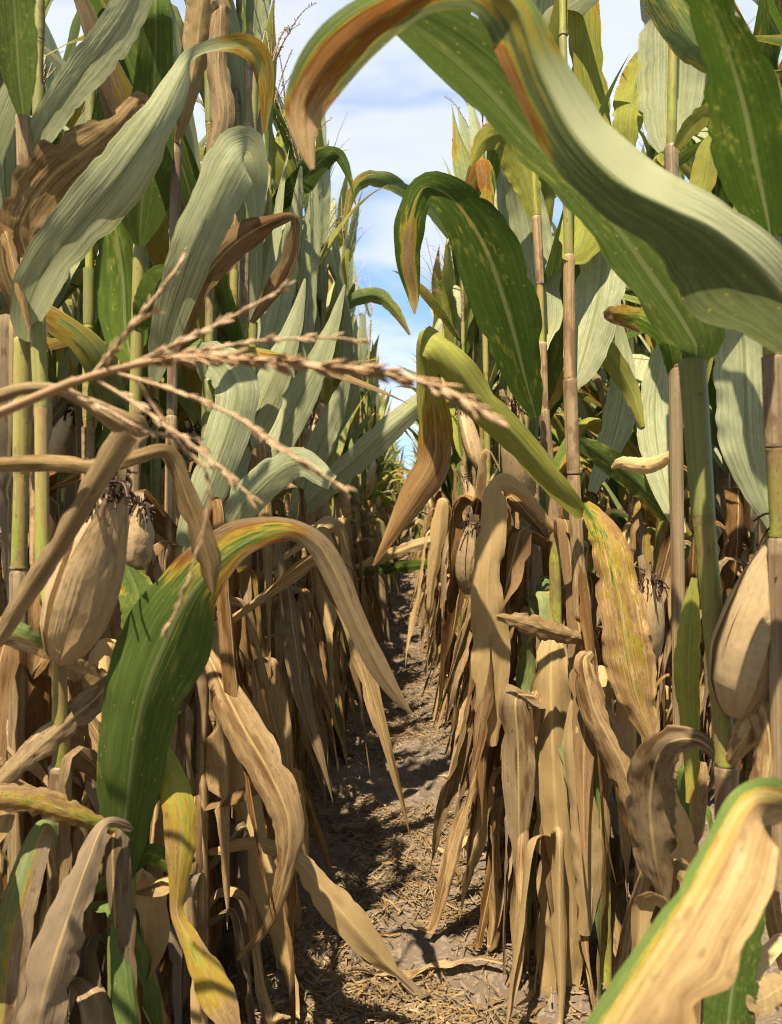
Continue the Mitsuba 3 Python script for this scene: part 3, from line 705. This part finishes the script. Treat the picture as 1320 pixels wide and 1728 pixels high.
hero_leaf(k, [(52, 275, .98, 10), (72, 220, .96, 22), (118, 150, .94, 27), (170, 85, .92, 34), (214, 22, .91, 31), (240, -40, .9, 25)], 13, fold=0.3)
hero_leaf(k, [(45, 600, .98, 8), (30, 520, .95, 16), (5, 440, .93, 22), (8, 390, .92, 14), (28, 470, .91, 10), (50, 560, .91, 3)], 10, curl=1.0)
dead_skirt(k, 30, 1.0, 74, range(2, 6))

k = hero('maize plant left of path with broad dark green upright leaves')
hero_stalk(k, [(215, 1300, 228, 700, 1.3, 1.3, .012, .012, 17), (228, 700, 236, 410, 1.3, 1.3, .011, .0115, 18), (236, 412, 243, 100, 1.3, 1.3, .0075, .007, 16)])
hero_leaf(k, [(236, 416, 1.29, 8), (238, 365, 1.26, 40), (244, 295, 1.22, 46), (254, 210, 1.18, 40), (262, 110, 1.14, 30), (262, 0, 1.1, 26), (255, -80, 1.23, 18)], 1, fold=0.4)
hero_leaf(k, [(226, 620, 1.3, 10), (212, 560, 1.32, 36), (208, 480, 1.33, 44), (196, 390, 1.33, 36), (180, 290, 1.33, 28), (188, 190, 1.33, 30), (205, 90, 1.32, 26), (200, 0, 1.3, 20)], 1, fold=0.4)
hero_leaf(k, [(232, 560, 1.28, 8), (250, 520, 1.26, 26), (275, 470, 1.25, 24), (310, 520, 1.25, 12)], 2)
hero_leaf(k, [(240, 240, 1.32, 10), (215, 170, 1.34, 26), (205, 80, 1.36, 26), (160, 20, 1.36, 26), (130, -50, 1.36, 20)], 2)

k = hero('maize plant left of path with withered tan leaves about its top')
hero_stalk(k, [(285, 1000, 290, 700, 1.25, 1.25, .010, .010, 17), (290, 700, 298, 238, 1.25, 1.25, .0095, .0095, 17), (298, 240, 330, -60, 1.25, 1.25, .0095, .008, 17)])
hero_leaf(k, [(298, 240, 1.24, 8), (312, 180, 1.22, 16), (330, 90, 1.22, 26), (340, 0, 1.22, 26), (345, -70, 1.22, 20)], 11, curl=0.9, wave=0.2)
hero_leaf(k, [(320, 160, 1.24, 6), (350, 40, 1.24, 20), (372, 10, 1.22, 18), (368, 110, 1.21, 22), (376, 200, 1.21, 22), (350, 290, 1.21, 14), (330, 335, 1.21, 5)], 10, curl=0.9, wave=0.25)
hero_leaf(k, [(258, 650, 1.24, 8), (272, 590, 1.2, 22), (294, 510, 1.17, 32), (324, 425, 1.14, 38), (362, 338, 1.13, 42), (398, 268, 1.14, 44), (420, 262, 1.19, 38), (428, 310, 1.22, 24), (432, 380, 1.23, 8)], 13, fold=0.22)
hero_leaf(k, [(296, 620, 1.25, 8), (330, 500, 1.22, 18), (372, 435, 1.2, 27), (430, 388, 1.19, 22), (494, 366, 1.2, 8), (492, 420, 1.22, 14), (465, 480, 1.24, 16), (425, 545, 1.25, 4)], 12, curl=0.5, wave=0.2)
hero_leaf(k, [(292, 330, 1.28, 8), (310, 400, 1.3, 26), (330, 470, 1.32, 20), (325, 540, 1.32, 5)], 10, curl=0.6)

# left: the plant with the big ear
k = hero('maize plant at the left with a large tan ear on a smooth green stem')
hero_stalk(k, [(96, 1760, 98, 1480, .92, .92, .0135, .013, 17), (98, 1482, 102, 1290, .92, .91, .013, .0145, 17), (102, 1292, 100, 1100, .91, .90, .0098, .0095, 16), (100, 1105, 72, 960, .90, .93, .0085, .009, 16), (72, 960, 70, 690, .93, .95, .009, .0095, 16), (70, 690, 62, 520, .95, .96, .0095, .0105, 18)])
hero_ear(k, 104, 1112, 200, 800, .885, .83, .0345, 37)
hero_ear(k, 225, 965, 236, 850, 1.0, .99, .020, 39)
hero_leaf(k, [(102, 1112, .88, 10), (135, 1060, .845, 24), (165, 980, .83, 22), (185, 900, .83, 14), (196, 840, .83, 4)], 15, curl=0.7)
hero_leaf(k, [(95, 1110, .9, 8), (55, 1085, .86, 20), (10, 1065, .84, 22), (-60, 1050, .83, 20)], 22, wave=0.2)
hero_leaf(k, [(98, 1120, .92, 10), (140, 1135, .95, 20), (185, 1155, 1.0, 16), (230, 1190, 1.05, 4)], 10, wave=0.2)
hero_leaf(k, [(198, 1130, .96, 8), (165, 1175, .93, 24), (105, 1225, .9, 26), (45, 1280, .88, 22), (-10, 1330, .86, 14)], 10, curl=0.5)
hero_leaf(k, [(195, 1402, .9, 8), (130, 1375, .87, 20), (60, 1352, .85, 26), (-10, 1345, .83, 22), (-60, 1360, .82, 14)], 28, curl=0.6)
hero_leaf(k, [(100, 1480, .9, 10), (80, 1395, .88, 16), (48, 1470, .86, 26), (18, 1590, .84, 32), (4, 1740, .83, 30), (0, 1850, .83, 20)], 22, wave=0.15)
dead_skirt(k, 98, .95, 76, range(1, 5), .55)

# left: the plant with the broad green leaf that bends over towards the path
k = hero('low maize plant left of path with broad green leaf bending to dead tip')
hero_stalk(k, [(200, 1900, 202, 1680, .95, .95, .0145, .0145, 16), (202, 1690, 206, 1478, .95, .95, .0165, .018, 18), (206, 1480, 214, 1300, .95, .97, .012, .011, 16), (214, 1300, 240, 900, .97, 1.05, .011, .010, 17)])
hero_leaf(k, [(206, 1486, .94, 24), (208, 1420, .92, 42), (218, 1330, .90, 54), (228, 1250, .885, 60), (248, 1165, .87, 70), (280, 1085, .86, 78), (325, 1000, .85, 44, 60), (390, 932, .85, 24, 50), (450, 902, .86, 18, 32), (502, 897, .87, 18, 18), (542, 925, .88, 22, 20), (572, 978, .89, 22, 20), (602, 1050, .90, 20, 18), (637, 1122, .91, 18), (668, 1172, .92, 11), (695, 1205, .93, 2)], 30, n=100, m=17, fold=0.2, wave=0.14, ragged=0.1)
hero_leaf(k, [(214, 1120, .96, 14), (235, 1030, .97, 30), (215, 960, .98, 24), (195, 940, .98, 5)], 2)
hero_leaf(k, [(212, 1480, .96, 8), (250, 1440, .95, 16), (290, 1460, .96, 12), (330, 1450, .98, 4)], 2)
hero_leaf(k, [(232, 1250, .97, 8), (270, 1270, .95, 18), (300, 1350, .93, 27), (306, 1430, .92, 28), (300, 1500, .92, 15), (300, 1545, .92, 11), (325, 1595, .91, 18), (352, 1650, .9, 28), (376, 1700, .89, 28), (405, 1760, .89, 8)], 31, curl=0.4, wave=0.16)
hero_leaf(k, [(235, 1400, .93, 8), (180, 1390, .88, 10), (150, 1450, .86, 22), (118, 1540, .85, 34), (85, 1640, .84, 44), (55, 1760, .84, 42), (40, 1850, .84, 20)], 32, curl=0.4, wave=0.22)
dead_skirt(k, 204, 1.0, 77, range(1, 5), .55)

k = hero('maize plant left of path with sunlit straw leaf trailing onto the soil')
hero_stalk(k, [(340, 1780, 338, 1300, 1.25, 1.25, .013, .013, 17), (338, 1300, 345, 1000, 1.25, 1.25, .0125, .012, 17), (345, 1000, 352, 640, 1.25, 1.27, .0115, .011, 18), (352, 640, 356, 380, 1.27, 1.3, .009, .008, 16)])
hero_leaf(k, [(345, 1090, 1.2, 8), (372, 1150, 1.13, 24), (412, 1230, 1.1, 34), (458, 1310, 1.09, 34), (488, 1390, 1.09, 28), (478, 1480, 1.1, 17), (452, 1560, 1.11, 10), (400, 1620, 1.12, 3)], 10, curl=0.4, wave=0.2)
hero_leaf(k, [(352, 1440, 1.25, 6), (430, 1424, 1.24, 12), (502, 1452, 1.22, 13), (545, 1502, 1.22, 26), (602, 1568, 1.23, 27), (645, 1618, 1.25, 18), (678, 1652, 1.27, 5), (700, 1675, 1.29, 1.5)], 11, wave=0.14, fold=0.3, curl=0.1)
hero_leaf(k, [(360, 900, 1.5, 8), (398, 780, 1.55, 26), (438, 690, 1.6, 32), (474, 610, 1.62, 24), (500, 535, 1.64, 13), (515, 470, 1.65, 2)], 13, fold=.15)
hero_leaf(k, [(390, 920, 1.7, 8), (450, 785, 1.75, 24), (500, 685, 1.8, 28), (540, 605, 1.82, 20), (566, 535, 1.84, 10), (582, 480, 1.85, 1.5)], 13, fold=.15)
hero_leaf(k, [(420, 700, 1.8, 6), (462, 560, 1.85, 22), (486, 440, 1.9, 20), (502, 340, 1.9, 10), (508, 280, 1.9, 2)], 13, fold=.15)
hero_leaf(k, [(350, 960, 1.24, 8), (385, 900, 1.2, 24), (430, 830, 1.18, 30), (500, 780, 1.17, 26), (560, 815, 1.16, 14)], 13)
hero_leaf(k, [(356, 660, 1.27, 8), (352, 600, 1.25, 30), (400, 660, 1.23, 38), (360, 800, 1.22, 34), (320, 900, 1.22, 22), (300, 960, 1.22, 3)], 13)
dead_skirt(k, 340, 1.27, 78, range(1, 7))

for px, d, sd in ((60, 1.3, 90), (150, 1.35, 91), (285, 1.45, 92), (395, 1.6, 93)):
    k = hero(('stunted maize plant of dead leaves at the left edge behind the green stem', 'maize plant of dead leaves left of path behind the broad green leaf', 'maize plant of hanging brown leaves between green leaf and path', 'maize plant of narrow brown leaves hanging at the left side of path')[sd - 90])
    x, y = ground_at(px, d)
    put_parts(k, plant_parts(np.random.default_rng(sd), x, y, 0, nodes=range(1, 8), tassel=False), .8)

# the lodged plant whose dry tassel reaches in front of everything
k = hero('lodged maize plant leaning in from left with dry tassel across the view')
hero_stalk(k, [(-260, 830, -20, 705, .62, .50, .006, .0045, 17), (-20, 705, 130, 642, .50, .46, .0036, .003, 19)])
hero_leaf(k, [(-60, 690, .62, 14), (0, 668, .6, 16), (60, 655, .58, 14), (120, 665, .57, 14), (180, 700, .57, 24), (220, 725, .58, 30), (205, 745, .6, 30), (150, 830, .62, 26), (92, 930, .64, 24), (40, 1010, .66, 22), (0, 1075, .68, 18), (-40, 1130, .7, 8)], 10, n=80, curl=1.2, wave=0.25, ragged=0.25)
hero_leaf(k, [(-60, 790, .72, 12), (20, 783, .71, 15), (100, 782, .70, 15), (170, 786, .70, 14), (230, 772, .70, 14), (272, 760, .71, 12), (292, 775, .72, 16), (312, 830, .73, 20), (335, 890, .74, 22), (352, 945, .75, 24), (360, 1000, .76, 6)], 10, n=70, curl=0.6, wave=0.2)


def hero_tassel(key):
    tk = key + '__tassel'
    rng = np.random.default_rng(88)
    arms = [('spike', [(120, 646, .462), (200, 622, .45), (300, 604, .44), (420, 608, .43), (540, 618, .42), (650, 628, .41), (745, 655, .40), (840, 708, .39)], .0023, 1.0),
            ('branch', [(150, 640, .458), (230, 540, .47), (290, 465, .48), (312, 425, .49)], .0011, .45),
            ('branch', [(200, 624, .452), (330, 566, .46), (430, 514, .47), (492, 478, .48)], .0012, .7),
            ('branch', [(250, 612, .447), (350, 590, .45), (450, 574, .455), (560, 570, .46), (622, 578, .465)], .0011, .5),
            ('branch', [(200, 630, .45), (300, 662, .44), (400, 705, .435), (480, 762, .43), (588, 828, .43)], .0012, .8),
            ('branch', [(165, 642, .456), (232, 684, .45), (300, 732, .445), (365, 786, .44), (428, 842, .44)], .0012, .8),
            ('branch', [(230, 640, .45), (300, 745, .45), (345, 790, .45), (352, 850, .45), (330, 940, .455), (298, 1030, .46), (274, 1068, .46)], .0010, .5),
            ('branch', [(100, 655, .466), (180, 692, .46), (250, 728, .455), (330, 742, .45), (352, 775, .45)], .0011, .6),
            ('branch', [(170, 636, .455), (215, 560, .44), (270, 520, .43)], .0010, .6)]
    for name, pts, r, fat in arms:
        m = Mesh()
        c = spline(np.array([at(*p) for p in pts]), 60)
        fat *= 1.7 if name == 'spike' else 1
        tube(c, r * np.linspace(1.0, 0.6, 60), 19, next_seed(), 7, m)
        L = np.linalg.norm(np.diff(c, axis=0), axis=1).sum()
        for j in range(int(L / 0.0030 * (0.5 + 0.7 * fat))):
            w = rng.uniform(0.22 if name == 'spike' else 0.1, 1.0)
            i = min(int(w * 59), 58)
            d0 = unit(c[i + 1] - c[i])
            q = c[i]
            o = rng.normal(0, 1, 3); o = unit(o - (o @ d0) * d0)
            dd = unit(d0 + o * rng.uniform(0.1, 0.42) * (1 if rng.random() < .9 else 2.5))
            l = rng.uniform(.0060, .0095) * (0.7 + 0.4 * fat)
            ww = rng.uniform(.0008, .0013) * (0.4 + 0.75 * fat)
            t4 = np.array([0, .12, .4, .75, 1.0])
            tube(q + dd * (t4 * l)[:, None] + o * r * .6, ww * np.array([.3, .8, 1.0, .7, .1]), 19, next_seed(), 5, m, flat=0.6)
        scene[numbered(tk + '__' + name)] = m.dict('stem_tissue')


hero_tassel(k)

# plants a little farther up the path that carry a leaf of their own shape over it
k = hero('maize plant left of path with thin leaf arched against the sky')
x, y = ground_at(440, 2.4)
put_parts(k, open_gap(plant_parts(np.random.default_rng(610), x, y, 0, scale=0.95), 'left', y, hr), .95)
hero_leaf(k, [(452, 366, 2.38, 6), (478, 335, 2.3, 17), (510, 305, 2.25, 22), (546, 268, 2.2, 19), (572, 262, 2.2, 12), (590, 300, 2.2, 5), (600, 345, 2.2, 1)], 2)
hero_leaf(k, [(470, 820, 2.35, 5), (505, 620, 2.35, 17), (517, 490, 2.35, 20), (526, 390, 2.35, 15), (532, 300, 2.35, 3)], 13, fold=.12)
hero_leaf(k, [(480, 930, 2.25, 5), (522, 800, 2.25, 20), (560, 705, 2.25, 19), (590, 630, 2.25, 5)], 13, fold=.12)
hero_leaf(k, [(470, 890, 2.3, 5), (520, 850, 2.2, 17), (580, 795, 2.15, 22), (645, 735, 2.1, 23), (705, 682, 2.1, 17), (735, 655, 2.1, 6)], 13, fold=0.3)
k = hero('maize plant left of path with small leaf hooking over the sky gap')
x, y = ground_at(540, 3.6)
put_parts(k, open_gap(plant_parts(np.random.default_rng(612), x, y, 0, scale=0.95), 'left', y, hr), .95)
hero_leaf(k, [(540, 760, 3.3, 5), (552, 620, 3.3, 14), (570, 510, 3.3, 13), (588, 420, 3.3, 3)], 26, fold=.12)
hero_leaf(k, [(555, 800, 3.4, 5), (585, 700, 3.4, 12), (604, 620, 3.4, 11), (612, 540, 3.4, 6), (606, 530, 3.4, 2)], 13, fold=.12)
hero_leaf(k, [(545, 560, 3.6, 5), (575, 522, 3.55, 9), (605, 502, 3.5, 13), (640, 500, 3.5, 13), (668, 525, 3.5, 9), (692, 565, 3.5, 2)], 3)
k = hero('maize plant right of path with slender leaf drooping left across the sky')
x, y = ground_at(812, 3.2)
put_parts(k, open_gap(plant_parts(np.random.default_rng(613), x, y, 0, scale=0.95), 'right', y, hr), .95)
hero_leaf(k, [(760, 400, 3.1, 6), (722, 345, 3.0, 13), (684, 322, 2.95, 12), (648, 303, 2.9, 14), (612, 305, 2.9, 12), (592, 335, 2.9, 7), (582, 390, 2.9, 1)], 3)

# ------------------------------------------------------------------ rows of plants
ROWS = {'left': [-0.385 - 0.75 * i for i in range(7)], 'right': [0.275 + 0.75 * i for i in range(7)]}
COUNT = [0]
ORD = 'first second third fourth fifth sixth seventh eighth ninth tenth eleventh twelfth thirteenth fourteenth fifteenth sixteenth seventeenth eighteenth nineteenth'.split()
for tens, teth in (('twenty', 'twentieth'), ('thirty', 'thirtieth')):
    ORD += [teth] + [tens + '-' + o for o in ORD[:9]]
WHERE = {0: 'first', 1: 'second', 2: 'third', 3: 'fourth', 4: 'fifth', 5: 'sixth', 6: 'seventh'}
field_spots = []


def plant_row(side, i, y0, ythings, yend, lod_near, rng):
    y = y0
    k = 0
    while y < yend:
        x = ROWS[side][i] + rng.normal(0, 0.022)
        yy = y + rng.normal(0, 0.02)
        if y < ythings:
            lod = 0 if yy < 3.2 and i == 0 else (1 if yy < 8 else 2)
            parts = plant_parts(rng, x, yy, lod, scale=rng.normal(0.95 if side == 'left' and i == 0 else 1.0, 0.055))
            key = numbered('maize_plant')
            if i == 0:
                parts = open_gap(parts, side, yy, rng)
            if lod < 2:
                put_parts(key, parts, 0.95)
            else:
                scene[key] = one_mesh(parts).dict('leaf_tissue')
            row = side + ' row beside the path' if i == 0 else WHERE[i] + ' row ' + side + ' of the path'
            zone = 'near' if yy < 3 else ('middle' if yy < 7 else 'distant')
            if k < len(ORD) and yy < 8:
                tag(key, f'{ORD[k]} maize plant ' + (f'beyond the close foreground ones, in the {row}' if i == 0 else f'from the camera in the {row}'), 'maize plant', f'individually counted maize plants in the {row}')
            else:
                tag(key, f'maize plant in the {zone} part of the {row}', 'maize plant', f'{zone} maize plants in the {row}')
            COUNT[0] += 1
        else:
            field_spots.append((x + (0.0 if i else (0.12 if side == 'right' else -0.12)), yy))
        y += rng.uniform(0.135, 0.19)
        k += 1


rr = np.random.default_rng(77)
for side in ('left', 'right'):
    plant_row(side, 0, 1.5, 11.0, 42, 0, rr)
    plant_row(side, 1, 1.5, 6.2, 42, 1, rr)
    plant_row(side, 2, 2.2, 5.2, 42, 1, rr)
    for i in (3, 4, 5, 6):
        plant_row(side, i, 2.5 + i * 0.9, 0, 42, 1, rr)
# low, half fallen plants that close the path in the distance
for q in range(26):
    field_spots.append((rr.uniform(-0.42, 0.32), rr.uniform(8.0, 15.0), rr.uniform(0.44, 0.64)))
# the same rows go on beside and behind the camera
for side, sg in (('left', -1), ('right', 1)):
    for i in range(3):
        y = -2.6
        while y < (-1.3, -0.4, 0.6)[i]:
            field_spots.append((ROWS[side][i], y))
            y += rr.uniform(0.15, 0.21)


k = hero('maize plant right of path, far up, with straw and green leaves stretched over the path')
x, y = ground_at(770, 4.4)
put_parts(k, plant_parts(np.random.default_rng(614), x, y, 1), .95)
hero_leaf(k, [(765, 900, 4.4, 4), (742, 908, 4.35, 9), (690, 924, 4.3, 10), (640, 942, 4.2, 9), (590, 962, 4.2, 2)], 11)
hero_leaf(k, [(765, 950, 4.4, 4), (740, 950, 4.35, 7), (690, 955, 4.3, 9), (640, 962, 4.2, 8), (590, 972, 4.2, 2)], 2)


def make_fallen():
    rng = np.random.default_rng(64)
    spots = [(-0.12, 1.55), (0.10, 1.75), (-0.22, 2.1), (0.12, 2.5), (-0.10, 3.0), (0.05, 3.6), (-0.16, 4.3), (0.20, 1.45), (-0.30, 1.6), (0.22, 2.05)]
    for i, (x, y) in enumerate(sorted(spots, key=lambda q: q[1])):
        L, az, n = rng.uniform(.14, .34), rng.uniform(0, 6.3), 24
        t = np.linspace(-.5, .5, n)
        az2 = az + 0.6 * smooth_noise(rng, t + .5, 2)[0]
        c = np.stack([x + np.cumsum(np.cos(az2)) * L / n, y + np.cumsum(np.sin(az2)) * L / n], 1)
        z = ground_z(np.clip(c, [-3, .31], [3, 13])) + .014 + .018 * np.abs(smooth_noise(rng, t + .5, 4)[0])
        half = rng.uniform(.009, .019) * np.clip(np.sin(np.pi * (t + .52) / 1.04), .05, 1) ** .6
        side = np.stack([-np.sin(az2), np.cos(az2), 0.6 * smooth_noise(rng, t + .5, 3)[0]], 1)
        m = Mesh()
        ribbon(np.column_stack([c, z]), side, half, rng.choice([10, 11, 12, 32]), next_seed(), rng, 9, fold=.2, curl=rng.uniform(.3, 1.6), wave=.4, wavefreq=8, ragged=.5, out=m)
        key = numbered('fallen_leaf')
        scene[key] = m.dict('leaf_tissue')
        tag(key, f'{ORD[i]} dead leaf lying flat on the path, counted away from the camera', 'fallen leaf', 'fallen leaves on the path')


make_fallen()


def make_field():
    rng = np.random.default_rng(909)
    protos = 14
    for k in range(protos):
        scene[f'field_plant_{k}'] = {'type': 'shapegroup', 'plant': one_mesh(plant_parts(np.random.default_rng(500 + k), 0, 0, 3)).dict('leaf_tissue')}
    greens = 4
    for k in range(protos, protos + greens):
        scene[f'field_plant_{k}'] = {'type': 'shapegroup', 'plant': one_mesh(plant_parts(np.random.default_rng(700 + k), 0, 0, 2, nodes=range(5, 16), tassel=False)).dict('leaf_tissue')}
    for j, (x, y, *low) in enumerate(field_spots):
        a, s = rng.uniform(0, 360), low[0] if low else rng.normal(1.0, 0.05)
        scene[f'maize_field__{j + 1:03d}'] = {'type': 'instance', 'group': {'type': 'ref', 'id': f'field_plant_{protos + rng.integers(greens) if low else rng.integers(protos)}'},
                                              'to_world': T().translate([x, y, 0]).rotate([0, 0, 1], a).scale([s, s, s])}
    tag('maize_field', 'mass of ripe maize standing behind the nearest rows to the end of the field', 'maize', kind='stuff')


make_field()
print('plants', COUNT[0], 'field', len(field_spots), 'entries', len(scene))
